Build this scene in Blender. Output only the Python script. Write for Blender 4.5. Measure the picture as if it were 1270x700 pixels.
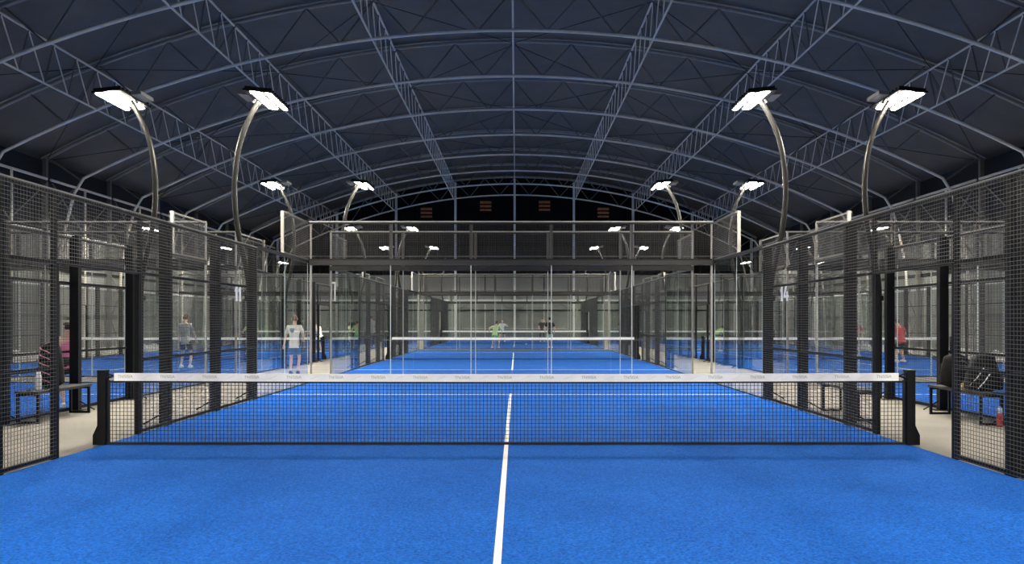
import bpy, bmesh, math, random
from math import sin, cos, pi, sqrt, radians
from mathutils import Vector, Matrix, Euler

for o in list(bpy.data.objects):
    bpy.data.objects.remove(o)
SC = bpy.context.scene
COL = SC.collection
random.seed(7)

# ------------------------------------------------------------------ camera, world, exposure
cd = bpy.data.cameras.new('camera')
cam = bpy.data.objects.new('camera', cd)
COL.objects.link(cam)
cam.location = (0.12, 0.0, 1.544)
cam.rotation_euler = (pi / 2, 0, 0)
cd.sensor_width = 36.0
cd.lens = 36.0 * 1008.0 / 1270.0
cd.shift_x = -5.0 / 1270.0
cd.shift_y = 48.6 / 1270.0
cd.clip_start = 0.02
cd.clip_end = 300
SC.camera = cam

w = bpy.data.worlds.new('night')
SC.world = w
w.use_nodes = True
w.node_tree.nodes['Background'].inputs[0].default_value = (0.02, 0.025, 0.04, 1)
w.node_tree.nodes['Background'].inputs[1].default_value = 0.3

SC.view_settings.view_transform = 'Standard'
SC.view_settings.look = 'None'
SC.view_settings.gamma = 1.0
SC.view_settings.use_curve_mapping = False
SC.view_settings.exposure = 0.22
LED_MAIN = 470.0          # radiance of the floodlight lenses
try:
    SC.cycles.transparent_max_bounces = 64
    SC.cycles.max_bounces = 8
    SC.cycles.glossy_bounces = 4
except Exception:
    pass

# ------------------------------------------------------------------ materials
def new_mat(name):
    m = bpy.data.materials.new(name)
    m.use_nodes = True
    nt = m.node_tree
    return m, nt, nt.nodes['Principled BSDF']

def plain(name, col, rough=0.6, metal=0.0, var=0.0, scale=8.0, spec=None, bump=0.0):
    m, nt, b = new_mat(name)
    b.inputs['Base Color'].default_value = (*col, 1)
    b.inputs['Roughness'].default_value = rough
    b.inputs['Metallic'].default_value = metal
    if spec is not None:
        b.inputs['Specular IOR Level'].default_value = spec
    if var > 0 or bump > 0:
        tc = nt.nodes.new('ShaderNodeTexCoord')
        nz = nt.nodes.new('ShaderNodeTexNoise')
        nz.inputs['Scale'].default_value = scale
        nz.inputs['Detail'].default_value = 5
        nt.links.new(tc.outputs['Object'], nz.inputs['Vector'])
        if var > 0:
            r = nt.nodes.new('ShaderNodeValToRGB')
            r.color_ramp.elements[0].position = 0.3
            r.color_ramp.elements[1].position = 0.7
            r.color_ramp.elements[0].color = (*[c * (1 - var) for c in col], 1)
            r.color_ramp.elements[1].color = (*[min(1, c * (1 + var)) for c in col], 1)
            nt.links.new(nz.outputs['Fac'], r.inputs['Fac'])
            nt.links.new(r.outputs['Color'], b.inputs['Base Color'])
        if bump > 0:
            bp = nt.nodes.new('ShaderNodeBump')
            bp.inputs['Strength'].default_value = bump
            bp.inputs['Distance'].default_value = 0.02
            nt.links.new(nz.outputs['Fac'], bp.inputs['Height'])
            nt.links.new(bp.outputs['Normal'], b.inputs['Normal'])
    return m

def emitter(name, col, strength):
    m = bpy.data.materials.new(name)
    m.use_nodes = True
    nt = m.node_tree
    nt.nodes.clear()
    o = nt.nodes.new('ShaderNodeOutputMaterial')
    e = nt.nodes.new('ShaderNodeEmission')
    e.inputs[0].default_value = (*col, 1)
    e.inputs[1].default_value = strength
    nt.links.new(e.outputs[0], o.inputs[0])
    return m

def glass_mat(name, tint):
    m = bpy.data.materials.new(name)
    m.use_nodes = True
    nt = m.node_tree
    nt.nodes.clear()
    o = nt.nodes.new('ShaderNodeOutputMaterial')
    t = nt.nodes.new('ShaderNodeBsdfTransparent')
    t.inputs[0].default_value = (*tint, 1)
    g = nt.nodes.new('ShaderNodeBsdfGlossy')
    g.inputs['Color'].default_value = (0.95, 1.0, 0.98, 1)
    g.inputs['Roughness'].default_value = 0.0
    f = nt.nodes.new('ShaderNodeFresnel')
    f.inputs['IOR'].default_value = 1.55
    geo = nt.nodes.new('ShaderNodeNewGeometry')
    inv = nt.nodes.new('ShaderNodeMath'); inv.operation = 'SUBTRACT'
    inv.inputs[0].default_value = 1.0
    nt.links.new(geo.outputs['Backfacing'], inv.inputs[1])
    mul = nt.nodes.new('ShaderNodeMath'); mul.operation = 'MULTIPLY'
    nt.links.new(f.outputs[0], mul.inputs[0])
    nt.links.new(inv.outputs[0], mul.inputs[1])
    mx = nt.nodes.new('ShaderNodeMixShader')
    mul2 = nt.nodes.new('ShaderNodeMath'); mul2.operation = 'MULTIPLY'
    mul2.use_clamp = True
    mul2.inputs[1].default_value = 1.5
    nt.links.new(mul.outputs[0], mul2.inputs[0])
    nt.links.new(mul2.outputs[0], mx.inputs[0])
    nt.links.new(t.outputs[0], mx.inputs[1])
    nt.links.new(g.outputs[0], mx.inputs[2])
    nt.links.new(mx.outputs[0], o.inputs[0])
    return m

def turf_mat():
    m, nt, b = new_mat('blue_turf')
    b.inputs['Roughness'].default_value = 0.95
    b.inputs['Specular IOR Level'].default_value = 0.08
    b.inputs['Sheen Weight'].default_value = 0.02
    b.inputs['Sheen Roughness'].default_value = 0.4
    b.inputs['Sheen Tint'].default_value = (0.35, 0.75, 1.0, 1)
    tc = nt.nodes.new('ShaderNodeTexCoord')
    n1 = nt.nodes.new('ShaderNodeTexNoise'); n1.inputs['Scale'].default_value = 0.9; n1.inputs['Detail'].default_value = 6
    n2 = nt.nodes.new('ShaderNodeTexNoise'); n2.inputs['Scale'].default_value = 55; n2.inputs['Detail'].default_value = 4
    mp = nt.nodes.new('ShaderNodeMapping'); mp.inputs['Rotation'].default_value = (0, 0, 0.6); mp.inputs['Scale'].default_value = (6, 26, 6)
    n3 = nt.nodes.new('ShaderNodeTexNoise'); n3.inputs['Scale'].default_value = 1.3; n3.inputs['Detail'].default_value = 3; n3.inputs['Distortion'].default_value = 2.5
    for n in (n1, n2):
        nt.links.new(tc.outputs['Object'], n.inputs['Vector'])
    nt.links.new(tc.outputs['Object'], mp.inputs['Vector'])
    nt.links.new(mp.outputs['Vector'], n3.inputs['Vector'])
    r1 = nt.nodes.new('ShaderNodeValToRGB')
    r1.color_ramp.elements[0].position = 0.25; r1.color_ramp.elements[0].color = (0.0062, 0.079, 0.36, 1)
    r1.color_ramp.elements[1].position = 0.75; r1.color_ramp.elements[1].color = (0.009, 0.104, 0.445, 1)
    nt.links.new(n1.outputs['Fac'], r1.inputs['Fac'])
    r2 = nt.nodes.new('ShaderNodeValToRGB')
    r2.color_ramp.elements[0].position = 0.3; r2.color_ramp.elements[0].color = (0.5, 0.5, 0.5, 1)
    r2.color_ramp.elements[1].position = 0.7; r2.color_ramp.elements[1].color = (1.5, 1.5, 1.5, 1)
    nt.links.new(n2.outputs['Fac'], r2.inputs['Fac'])
    mx = nt.nodes.new('ShaderNodeMix'); mx.data_type = 'RGBA'; mx.blend_type = 'MULTIPLY'
    mx.inputs[0].default_value = 0.9
    nt.links.new(r1.outputs['Color'], mx.inputs[6]); nt.links.new(r2.outputs['Color'], mx.inputs[7])
    r3 = nt.nodes.new('ShaderNodeValToRGB')
    r3.color_ramp.elements[0].position = 0.62; r3.color_ramp.elements[0].color = (0, 0, 0, 1)
    r3.color_ramp.elements[1].position = 0.8; r3.color_ramp.elements[1].color = (0.5, 0.5, 0.5, 1)
    nt.links.new(n3.outputs['Fac'], r3.inputs['Fac'])
    mx2 = nt.nodes.new('ShaderNodeMix'); mx2.data_type = 'RGBA'
    nt.links.new(r3.outputs['Color'], mx2.inputs[0])
    nt.links.new(mx.outputs[2], mx2.inputs[6]); mx2.inputs[7].default_value = (0.04, 0.17, 0.6, 1)
    nt.links.new(mx2.outputs[2], b.inputs['Base Color'])
    bp = nt.nodes.new('ShaderNodeBump'); bp.inputs['Strength'].default_value = 0.35; bp.inputs['Distance'].default_value = 0.01
    nt.links.new(n2.outputs['Fac'], bp.inputs['Height']); nt.links.new(bp.outputs['Normal'], b.inputs['Normal'])
    return m

def clad_mat():
    # grey-green lower cladding: vertical sheet joints in fine relief
    m, nt, b = new_mat('grey_cladding')
    b.inputs['Roughness'].default_value = 0.7
    tc = nt.nodes.new('ShaderNodeTexCoord')
    nz = nt.nodes.new('ShaderNodeTexNoise'); nz.inputs['Scale'].default_value = 0.35; nz.inputs['Detail'].default_value = 6
    nt.links.new(tc.outputs['Object'], nz.inputs['Vector'])
    r = nt.nodes.new('ShaderNodeValToRGB')
    r.color_ramp.elements[0].position = 0.3; r.color_ramp.elements[0].color = (0.20, 0.205, 0.19, 1)
    r.color_ramp.elements[1].position = 0.7; r.color_ramp.elements[1].color = (0.295, 0.30, 0.28, 1)
    nt.links.new(nz.outputs['Fac'], r.inputs['Fac'])
    nt.links.new(r.outputs['Color'], b.inputs['Base Color'])
    return m

def concrete_mat():
    m, nt, b = new_mat('concrete')
    b.inputs['Roughness'].default_value = 0.75
    tc = nt.nodes.new('ShaderNodeTexCoord')
    n1 = nt.nodes.new('ShaderNodeTexNoise'); n1.inputs['Scale'].default_value = 0.8; n1.inputs['Detail'].default_value = 8
    n2 = nt.nodes.new('ShaderNodeTexNoise'); n2.inputs['Scale'].default_value = 40; n2.inputs['Detail'].default_value = 3
    nt.links.new(tc.outputs['Object'], n1.inputs['Vector']); nt.links.new(tc.outputs['Object'], n2.inputs['Vector'])
    r = nt.nodes.new('ShaderNodeValToRGB')
    r.color_ramp.elements[0].position = 0.3; r.color_ramp.elements[0].color = (0.185, 0.172, 0.15, 1)
    r.color_ramp.elements[1].position = 0.7; r.color_ramp.elements[1].color = (0.255, 0.238, 0.208, 1)
    nt.links.new(n1.outputs['Fac'], r.inputs['Fac'])
    mx = nt.nodes.new('ShaderNodeMix'); mx.data_type = 'RGBA'; mx.blend_type = 'OVERLAY'; mx.inputs[0].default_value = 0.25
    nt.links.new(r.outputs['Color'], mx.inputs[6]); nt.links.new(n2.outputs['Fac'], mx.inputs[7])
    nt.links.new(mx.outputs[2], b.inputs['Base Color'])
    return m

M = {}
M['turf'] = turf_mat()
M['concrete'] = concrete_mat()
M['clad'] = clad_mat()
M['line'] = plain('white_line_paint', (0.80, 0.79, 0.76), 0.8, var=0.06, scale=30)
M['black_steel'] = plain('black_powder_coat', (0.007, 0.0075, 0.009), 0.5, var=0.2, scale=6, spec=0.18)
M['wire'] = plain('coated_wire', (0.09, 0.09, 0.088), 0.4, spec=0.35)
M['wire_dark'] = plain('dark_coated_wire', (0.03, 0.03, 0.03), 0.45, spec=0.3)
M['bright_steel'] = plain('bright_steel', (0.26, 0.25, 0.23), 0.45, metal=0.0, var=0.1, scale=4)
M['galv'] = plain('galvanised_steel', (0.84, 0.78, 0.66), 0.4, metal=0.0, var=0.1, scale=2)
M['mid_steel'] = plain('mid_grey_steel', (0.36, 0.34, 0.30), 0.4, var=0.1, scale=2)
M['dull_steel'] = plain('dull_steel', (0.15, 0.145, 0.13), 0.5, var=0.1, scale=2)
M['white_steel'] = plain('white_painted_steel', (0.82, 0.83, 0.79), 0.5, var=0.05)
M['membrane'] = plain('dark_roof_membrane', (0.128, 0.118, 0.098), 0.75, var=0.12, scale=0.7)
M['wall_dark'] = plain('dark_wall_membrane', (0.022, 0.025, 0.032), 0.7, var=0.15, scale=0.7, spec=0.2)
M['dark_clad'] = plain('black_corrugated_sheet', (0.005, 0.0052, 0.0065), 0.7, spec=0.15)
M['glass'] = glass_mat('clear_tempered_glass', (0.978, 0.986, 0.982))
M['glass_edge'] = plain('polished_glass_edge', (0.55, 0.68, 0.64), 0.3)
M['net'] = plain('black_net_cord', (0.008, 0.009, 0.012), 0.8)
M['tape'] = plain('white_net_tape', (0.93, 0.92, 0.90), 0.7, var=0.05, scale=6)
M['print'] = plain('olive_print', (0.44, 0.46, 0.33), 0.7)
M['streak'] = plain('pale_grey_print', (0.76, 0.73, 0.73), 0.7)
M['led'] = emitter('floodlight_lens', (1.0, 0.93, 0.80), LED_MAIN)
M['pole'] = plain('dark_mast_steel', (0.011, 0.0105, 0.010), 0.36, spec=0.25, var=0.1)
M['white'] = plain('white_vinyl', (0.85, 0.85, 0.85), 0.5)
M['orange'] = plain('rusty_orange_slat', (0.42, 0.14, 0.045), 0.6, var=0.2)
M['bench'] = plain('dark_bench_board', (0.02, 0.02, 0.022), 0.55, var=0.2)
M['skin'] = plain('skin', (0.62, 0.36, 0.26), 0.55, var=0.06)
M['skin2'] = plain('skin_pale', (0.70, 0.46, 0.36), 0.55, var=0.06)
M['hair'] = plain('dark_hair', (0.015, 0.011, 0.009), 0.6)
M['hair2'] = plain('light_brown_hair', (0.16, 0.075, 0.035), 0.6)
M['cloth_white'] = plain('white_jersey', (0.74, 0.75, 0.76), 0.85, var=0.05)
M['cloth_grey'] = plain('grey_jersey', (0.42, 0.42, 0.40), 0.85, var=0.05)
M['cloth_blue'] = plain('blue_shorts_cloth', (0.045, 0.13, 0.34), 0.85, var=0.1)
M['cloth_black'] = plain('black_cloth', (0.012, 0.012, 0.013), 0.85)
M['cloth_dark'] = plain('charcoal_cloth', (0.05, 0.05, 0.055), 0.85)
M['cloth_lime'] = plain('lime_green_jersey', (0.46, 0.76, 0.30), 0.85, var=0.06)
M['cloth_green'] = plain('green_shorts_cloth', (0.22, 0.62, 0.20), 0.85)
M['cloth_pink'] = plain('pink_top_cloth', (0.85, 0.22, 0.42), 0.85, var=0.06)
M['cloth_red'] = plain('red_jersey', (0.48, 0.055, 0.06), 0.85)
M['cloth_mint'] = plain('pale_mint_cloth', (0.62, 0.78, 0.62), 0.85)
M['shoe_white'] = plain('white_shoe', (0.75, 0.75, 0.74), 0.6)
M['shoe_dark'] = plain('navy_shoe', (0.03, 0.04, 0.08), 0.6)
M['eye'] = plain('eye_dark', (0.01, 0.008, 0.007), 0.3)
M['lip'] = plain('lip', (0.42, 0.16, 0.14), 0.5)
M['bag_black'] = plain('black_bag_nylon', (0.006, 0.006, 0.007), 0.7, spec=0.15, bump=0.3, scale=20)
M['bag_pink'] = plain('pink_webbing', (0.70, 0.28, 0.36), 0.7)
M['bottle'] = plain('pale_steel_bottle', (0.66, 0.68, 0.70), 0.3)
M['red'] = plain('red_plastic', (0.45, 0.05, 0.04), 0.4)
M['paleblue'] = plain('pale_blue_plastic', (0.45, 0.62, 0.82), 0.4)
M['cream'] = plain('cream_leather', (0.62, 0.52, 0.30), 0.6, var=0.15)
M['sheet'] = plain('pale_crumpled_sheet', (0.66, 0.65, 0.60), 0.7, var=0.2, scale=6)
M['ball'] = plain('tennis_ball_felt', (0.75, 0.82, 0.45), 0.9)

# ------------------------------------------------------------------ mesh helpers
class MB:
    def __init__(self):
        self.v = []; self.f = []
    def box(self, x0, x1, y0, y1, z0, z1):
        n = len(self.v)
        self.v += [(x0, y0, z0), (x1, y0, z0), (x1, y1, z0), (x0, y1, z0), (x0, y0, z1), (x1, y0, z1), (x1, y1, z1), (x0, y1, z1)]
        self.f += [(n, n+3, n+2, n+1), (n+4, n+5, n+6, n+7), (n, n+1, n+5, n+4), (n+1, n+2, n+6, n+5), (n+2, n+3, n+7, n+6), (n+3, n, n+4, n+7)]
        return self
    def bar(self, a, b, r, k=4, r2=None):
        return self.tube([a, b], [r, r if r2 is None else r2], k)
    def tube(self, pts, r, k=8, ex=1.0):
        """tube along a polyline; ex squashes the section's second axis"""
        P = [Vector(p) for p in pts]
        if not isinstance(r, (list, tuple)):
            r = [r] * len(P)
        up = None
        n0 = len(self.v)
        for i, p in enumerate(P):
            d = (P[min(i+1, len(P)-1)] - P[max(i-1, 0)]).normalized()
            if up is None:
                up = Vector((0, 0, 1)) if abs(d.z) < 0.9 else Vector((0, 1, 0))
            s = d.cross(up)
            if s.length < 1e-5:
                s = d.cross(Vector((1, 0, 0)))
            s.normalize()
            t = s.cross(d).normalized()
            up = t
            for j in range(k):
                a = 2 * pi * (j + 0.5) / k
                self.v.append(tuple(p + s * cos(a) * r[i] + t * sin(a) * r[i] * ex))
        for i in range(len(P) - 1):
            for j in range(k):
                a = n0 + i*k + j; b = n0 + i*k + (j+1) % k
                self.f.append((a, b, b + k, a + k))
        self.f.append(tuple(n0 + j for j in reversed(range(k))))
        self.f.append(tuple(n0 + (len(P)-1)*k + j for j in range(k)))
        return self
    def lathe(self, prof, k=16, c=(0, 0, 0)):
        n0 = len(self.v)
        for (r, z) in prof:
            for j in range(k):
                a = 2*pi*j/k
                self.v.append((c[0] + r*cos(a), c[1] + r*sin(a), c[2] + z))
        for i in range(len(prof) - 1):
            for j in range(k):
                a = n0 + i*k + j; b = n0 + i*k + (j+1) % k
                self.f.append((a, b, b+k, a+k))
        self.f.append(tuple(n0 + j for j in reversed(range(k))))
        self.f.append(tuple(n0 + (len(prof)-1)*k + j for j in range(k)))
        return self
    def prism(self, poly, axis, a, b):
        """extrude a 2D polygon; axis is 'x','y' or 'z'"""
        n = len(self.v); k = len(poly)
        for t in (a, b):
            for (p, q) in poly:
                self.v.append({'x': (t, p, q), 'y': (p, t, q), 'z': (p, q, t)}[axis])
        self.f.append(tuple(n + i for i in reversed(range(k)))); self.f.append(tuple(n + k + i for i in range(k)))
        for i in range(k):
            j = (i+1) % k
            self.f.append((n+i, n+j, n+k+j, n+k+i))
        return self
    def ellipsoid(self, c, r, k=12, m=8):
        n0 = len(self.v)
        for i in range(m + 1):
            th = pi * (i + 0.001 + (0 if i < m else -0.002)) / m
            for j in range(k):
                a = 2*pi*j/k
                self.v.append((c[0] + r[0]*sin(th)*cos(a), c[1] + r[1]*sin(th)*sin(a), c[2] + r[2]*cos(th)))
        for i in range(m):
            for j in range(k):
                a = n0 + i*k + j; b = n0 + i*k + (j+1) % k
                self.f.append((a, a + k, b + k, b))
        return self
    def mesh(self, name, mat, smooth=False):
        me = bpy.data.meshes.new(name)
        me.from_pydata(self.v, [], self.f)
        bm = bmesh.new(); bm.from_mesh(me)
        bmesh.ops.recalc_face_normals(bm, faces=bm.faces)
        bm.to_mesh(me); bm.free()
        if isinstance(mat, (list, tuple)):
            for x in mat: me.materials.append(x)
        else:
            me.materials.append(mat)
        if smooth:
            for p in me.polygons: p.use_smooth = True
        return me

def link(name, me, parent=None, loc=(0, 0, 0), rz=0.0, kind=None):
    o = bpy.data.objects.new(name, me)
    COL.objects.link(o)
    o.location = loc
    o.rotation_euler = (0, 0, rz)
    if parent: o.parent = parent
    if kind: o['kind'] = kind
    return o

def tag(o, label, cat, group=None):
    o['label'] = label; o['category'] = cat
    if group: o['group'] = group
    return o

def thing(name, label, cat, loc=(0, 0, 0), rz=0.0, group=None):
    o = link(name, None, None, loc, rz)
    o.empty_display_size = 0.2
    return tag(o, label, cat, group)

def copy_tree(o, parent=None):
    c = o.copy()
    COL.objects.link(c)
    if parent: c.parent = parent
    for ch in list(o.children):
        copy_tree(ch, c)
    return c

def place(proto, used, loc, rz, label, group=None):
    """first use moves the prototype itself, later uses copy it with all its parts"""
    if not used:
        used.append(1); o = proto
    else:
        o = copy_tree(proto)
    o.location = loc; o.rotation_euler = (0, 0, rz)
    o['label'] = label
    if group: o['group'] = group
    return o

UNIT = MB().tube([(0, 0, 0), (0, 0, 1)], 1.0, 6).mesh('unit_bar', M['galv'])
UNIT_D = MB().tube([(0, 0, 0), (0, 0, 1)], 1.0, 6).mesh('unit_bar_dull', M['dull_steel'])
def strut(name, a, b, r, parent, me=None):
    a = Vector(a); b = Vector(b); d = b - a
    o = bpy.data.objects.new(name, me or UNIT)
    COL.objects.link(o)
    o.location = a
    o.rotation_mode = 'QUATERNION'
    o.rotation_quaternion = Vector((0, 0, 1)).rotation_difference(d.normalized())
    o.scale = (r, r, d.length)
    if parent: o.parent = parent
    return o

# ------------------------------------------------------------------ hall dimensions
HX = 20.4                    # half width of the hall
Y0, Y1 = -16.0, 68.9
AP = 12.11                   # apex height of the lower chords
RL = 41.0; CZ = AP - RL; RU = RL + 1.5
def zl(x): return CZ + sqrt(RL*RL - x*x)
def zu(x): return CZ + sqrt(RU*RU - x*x)
ARCH_Y = [18.5 + 5.5*i for i in range(10)]     # 18.5 ... 68.0
NET_Y = [10.08, 32.6, 55.1]
HALF = 10.1
COLX = {'left': -12.6, 'middle': 0.0, 'right': 12.6}
ROW = ['nearest', 'second', 'farthest']
CL_H = 5.45                  # top of the grey cladding

# ------------------------------------------------------------------ setting
def struct(name, me, **k):
    return link(name, me, kind='structure', **k)

struct('floor', MB().box(-HX, HX, Y0, Y1, -0.2, 0.0).mesh('floor', M['concrete']))

mb = MB()
N = 48
xs = [-HX + 2*HX*i/N for i in range(N+1)]
RM = RU + 0.12
prof = [(x, CZ + sqrt(RM*RM - x*x)) for x in xs]
prof_t = [(x, z + 0.12) for x, z in reversed(prof)]
n = len(prof)
for yy in (Y0, Y1 + 0.1):
    for x, z in prof: mb.v.append((x, yy, z))
    for x, z in prof: mb.v.append((x, yy, z + 0.1))
for i in range(n-1):
    mb.f.append((i, i+1, 2*n+i+1, 2*n+i))
    mb.f.append((n+i, 3*n+i, 3*n+i+1, n+i+1))
    mb.f.append((i, n+i, n+i+1, i+1)); mb.f.append((2*n+i, 2*n+i+1, 3*n+i+1, 3*n+i))
mb.f.append((0, 2*n, 3*n, n)); mb.f.append((n-1, 2*n-1, 4*n-1, 3*n-1))
struct('ceiling', mb.mesh('ceiling', M['membrane'], True))
EAVE = CZ + sqrt(RM*RM - HX*HX)

def trapezoid_sheet(length, z0, z1, pitch, depth):
    """vertical corrugated sheet along x, facing -y"""
    b = MB(); nn = int(length/pitch)
    pts = []
    for i in range(nn):
        x = -length/2 + i*pitch
        pts += [(x, 0), (x + pitch*0.35, 0), (x + pitch*0.5, -depth), (x + pitch*0.85, -depth)]
    pts.append((length/2, 0))
    for x, y in pts: b.v.append((x, y, z0)); b.v.append((x, y, z1 if not callable(z1) else z1(x)))
    for i in range(len(pts)-1):
        b.f.append((2*i, 2*i+2, 2*i+3, 2*i+1))
    return b

for sd, nm in ((-1, 'left'), (1, 'right')):
    wl = struct('wall_' + nm, MB().box(min(sd*HX, sd*(HX+.15)), max(sd*HX, sd*(HX+.15)), Y0, Y1, CL_H, EAVE + 0.1).mesh('wall', M['wall_dark']))
    link('cladding', MB().box(min(sd*(HX-.04), sd*(HX+.15)), max(sd*(HX-.04), sd*(HX+.15)), Y0, Y1, 0, CL_H).mesh('cladding', M['clad']), wl)
    a, b = sorted((sd*(HX-.04), sd*(HX-.12)))
    link('cladding_cap', MB().box(a, b, Y0, Y1, CL_H - .03, CL_H + .05).mesh('cap', M['white_steel']), wl)
    link('wall_rail', MB().box(a, b, Y0, Y1, 3.75, 3.9).mesh('rail', M['black_steel']), wl)
    link('wall_rail', MB().box(a, b, Y0, Y1, 3.08, 3.2).mesh('rail', M['white_steel']), wl)
    link('wall_rail', MB().box(a, b, Y0, Y1, 1.72, 1.84).mesh('rail', M['dull_steel']), wl)

wb = struct('wall_back', trapezoid_sheet(2*HX, CL_H, lambda x: CZ + sqrt(RM*RM - x*x) + 0.05, 0.3, 0.05).mesh('gable', M['dark_clad']), loc=(0, Y1, 0))
link('cladding', MB().box(-HX, HX, -0.02, 0.15, 0, CL_H).mesh('cladding', M['clad']), wb)
link('backing', MB().prism([(x, z) for x, z in [(-HX, CL_H)] + prof + [(HX, CL_H)]], 'y', 0.02, 0.15).mesh('backing', M['dark_clad']), wb)
link('wall_rail', MB().box(-HX, HX, -.12, -.02, 3.75, 3.93).mesh('rail', M['black_steel']), wb)
link('wall_rail', MB().box(-HX, HX, -.14, -.02, 3.24, 3.38).mesh('rail', M['white_steel']), wb)  # bright rail added to stand for the far court's strongly lit head beam
link('wall_rail', MB().box(-HX, HX, -.12, -.02, 2.40, 2.52).mesh('rail', M['black_steel']), wb)
link('wall_rail', MB().box(-HX, HX, -.14, -.05, 6.98, 7.1).mesh('rail', M['dull_steel']), wb)
for x in (-20, -15, -10, -5, 0, 5, 10, 15, 20):
    link('gable_column', MB().box(x-.09, x+.09, -.36, -.14, 0, zu(abs(x)) - .05).mesh('col', M['white_steel']), wb)
    for s in (-1, 1):
        if abs(x + s*1.2) < HX:
            strut('knee_brace', (x + s*.08, -.2, 2.35), (x + s*1.1, -.1, 3.05), .03, wb, UNIT_D)
for x in (-17.5, -12.5, -7.5, -2.5, 2.5, 7.5, 12.5, 17.5):
    link('panel_joint', MB().box(x-.05, x+.05, -.1, -.02, 3.93, CL_H).mesh('panel_joint', M['black_steel']), wb)
    link('panel_joint', MB().box(x-.03, x+.03, -.06, -.02, 0, 3.07).mesh('panel_joint_low', M['white_steel']), wb)
struct('wall_front', MB().prism([(-HX, 0)] + prof + [(HX, 0)], 'y', Y0 - .15, Y0).mesh('front', M['membrane']))

for i, (x0, zc) in enumerate(((-7.46, 10.72), (-2.45, 11.28), (2.53, 11.3), (7.5, 10.72))):
    v = thing('wall_vent', 'orange slatted wall vent high on the black gable, %s from the left' % ['first', 'second', 'third', 'fourth'][i], 'vent', (x0, Y1 - .06, zc - .5), 0, 'orange vents on the gable')
    link('vent_frame', MB().box(-.52, .52, -.04, .0, -.02, .06).box(-.52, .52, -.04, .0, .96, 1.04).box(-.56, -.5, -.04, 0, -.02, 1.04).box(.5, .56, -.04, 0, -.02, 1.04).mesh('vf', M['dark_clad']), v)
    for k in range(3):
        link('slat', MB().prism([(-.02, 0), (-.05, .0), (-.09, .16 + .02*k), (-.06, .16 + .02*k)], 'x', -.48, .48).mesh('slat', M['orange']), v, (0, 0, .1 + .31*k))

# ------------------------------------------------------------------ roof arches
ordn = ['first', 'second', 'third', 'fourth', 'fifth', 'sixth', 'seventh', 'eighth', 'ninth', 'tenth']
XB = 18.5
lower_pts = [(-19.75, 0, 0), (-19.55, 0, 4.2), (-19.25, 0, 5.7), (-18.9, 0, 7.05)]
lower_pts += [(x, 0, zl(abs(x))) for x in [-XB + 2*XB*i/40 for i in range(41)]]
lower_pts += [(18.9, 0, 7.05), (19.25, 0, 5.7), (19.55, 0, 4.2), (19.75, 0, 0)]
ME_LOW = MB().tube(lower_pts, .058, 8).mesh('lower_chord', M['galv'], True)
up_pts = [(-20.2 + 40.4*i/44, 0, zu(abs(-20.2 + 40.4*i/44))) for i in range(45)]
ME_UP = MB().tube([(x, y, z - .03) for x, y, z in up_pts], .055, 8).mesh('upper_chord', M['mid_steel'], True)
ME_UPF = MB().tube([(x, -0.2, z + .03) for x, y, z in up_pts], .03, 6).mesh('membrane_track', M['mid_steel'])
ME_COLM = MB().box(-.08, .08, -.08, .08, 0, zu(20.15)).mesh('column', M['dull_steel'])
for i, y in enumerate(ARCH_Y):
    a = thing('roof_arch', 'steel lattice roof arch spanning the hall, %s one counted from the camera' % ordn[i], 'roof truss', (0, y, 0), 0, 'roof arches')
    link('lower_chord', ME_LOW, a)
    link('upper_chord', ME_UP, a)
    link('membrane_track', ME_UPF, a)
    for s in (-1, 1):
        link('column', ME_COLM, a, (s*20.15, 0, 0))
        for q in range(6):
            z0 = .6 + q*1.1
            xa = lambda z: 19.75 - .2*min(z, 4.2)/4.2 - max(0, z-4.2)*.2
            if q % 2: strut('web_bar', (s*20.1, 0, z0), (s*xa(z0+1.1), 0, z0+1.1), .028, a, UNIT_D)
            else: strut('web_bar', (s*xa(z0), 0, z0), (s*20.1, 0, z0+1.1), .028, a, UNIT_D)
    for k in range(-7, 8):
        xu = 2.5*k
        for s in (-1, 1):
            xl = xu + s*1.25
            if abs(xl) <= 18.4:
                strut('web_bar', (xu, 0, zu(abs(xu)) - .05), (xl, 0, zl(abs(xl))), .034, a, UNIT_D)
    for s in (-1, 1):
        strut('web_bar', (s*20.0, 0, zu(20.0) - .05), (s*18.6, 0, 7.6), .034, a, UNIT_D)

# ------------------------------------------------------------------ purlin trusses running down the hall
PY0, PY1 = 13.0, 68.5
for j, x in enumerate((-15.1, -10.1, -5.1, 5.1, 10.1, 15.1)):
    side = 'left' if x < 0 else 'right'
    rank = {15: 'outermost', 10: 'middle', 5: 'innermost'}[int(abs(x))]
    t = thing('purlin_truss', 'lattice truss running down the hall, %s of the ridge, %s of three' % (side, rank), 'roof truss', (x, 0, 0), 0, 'lengthwise roof trusses')
    zb, zt = zl(abs(x)), zl(abs(x)) + 1.42
    strut('bottom_chord', (0, PY0, zb), (0, PY1, zb), .038, t)
    strut('top_chord', (0, PY0, zt), (0, PY1, zt), .042, t)
    far = MB()
    nseg = 4
    for i in range(-1, 9):
        ya = 18.5 + 5.5*i
        for q in range(nseg):
            y0 = ya + 5.5*q/nseg; ym = y0 + 5.5/nseg*.62; y1 = y0 + 5.5/nseg
            if ya < 46:
                strut('web_bar', (0, y0, zt), (0, ym, zb), .022, t)
                strut('web_bar', (0, ym, zb), (0, y1, zt), .022, t, UNIT_D)
            else:
                far.bar((0, y0, zt), (0, ym, zb), .024, 4); far.bar((0, ym, zb), (0, y1, zt), .018, 4)
    link('far_web_bars', far.mesh('far_webs', M['galv']), t, kind='stuff')
rp = thing('ridge_pipe', 'straight pale pipe running under the ridge of the roof', 'pipe', (0, 0, 0))
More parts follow.
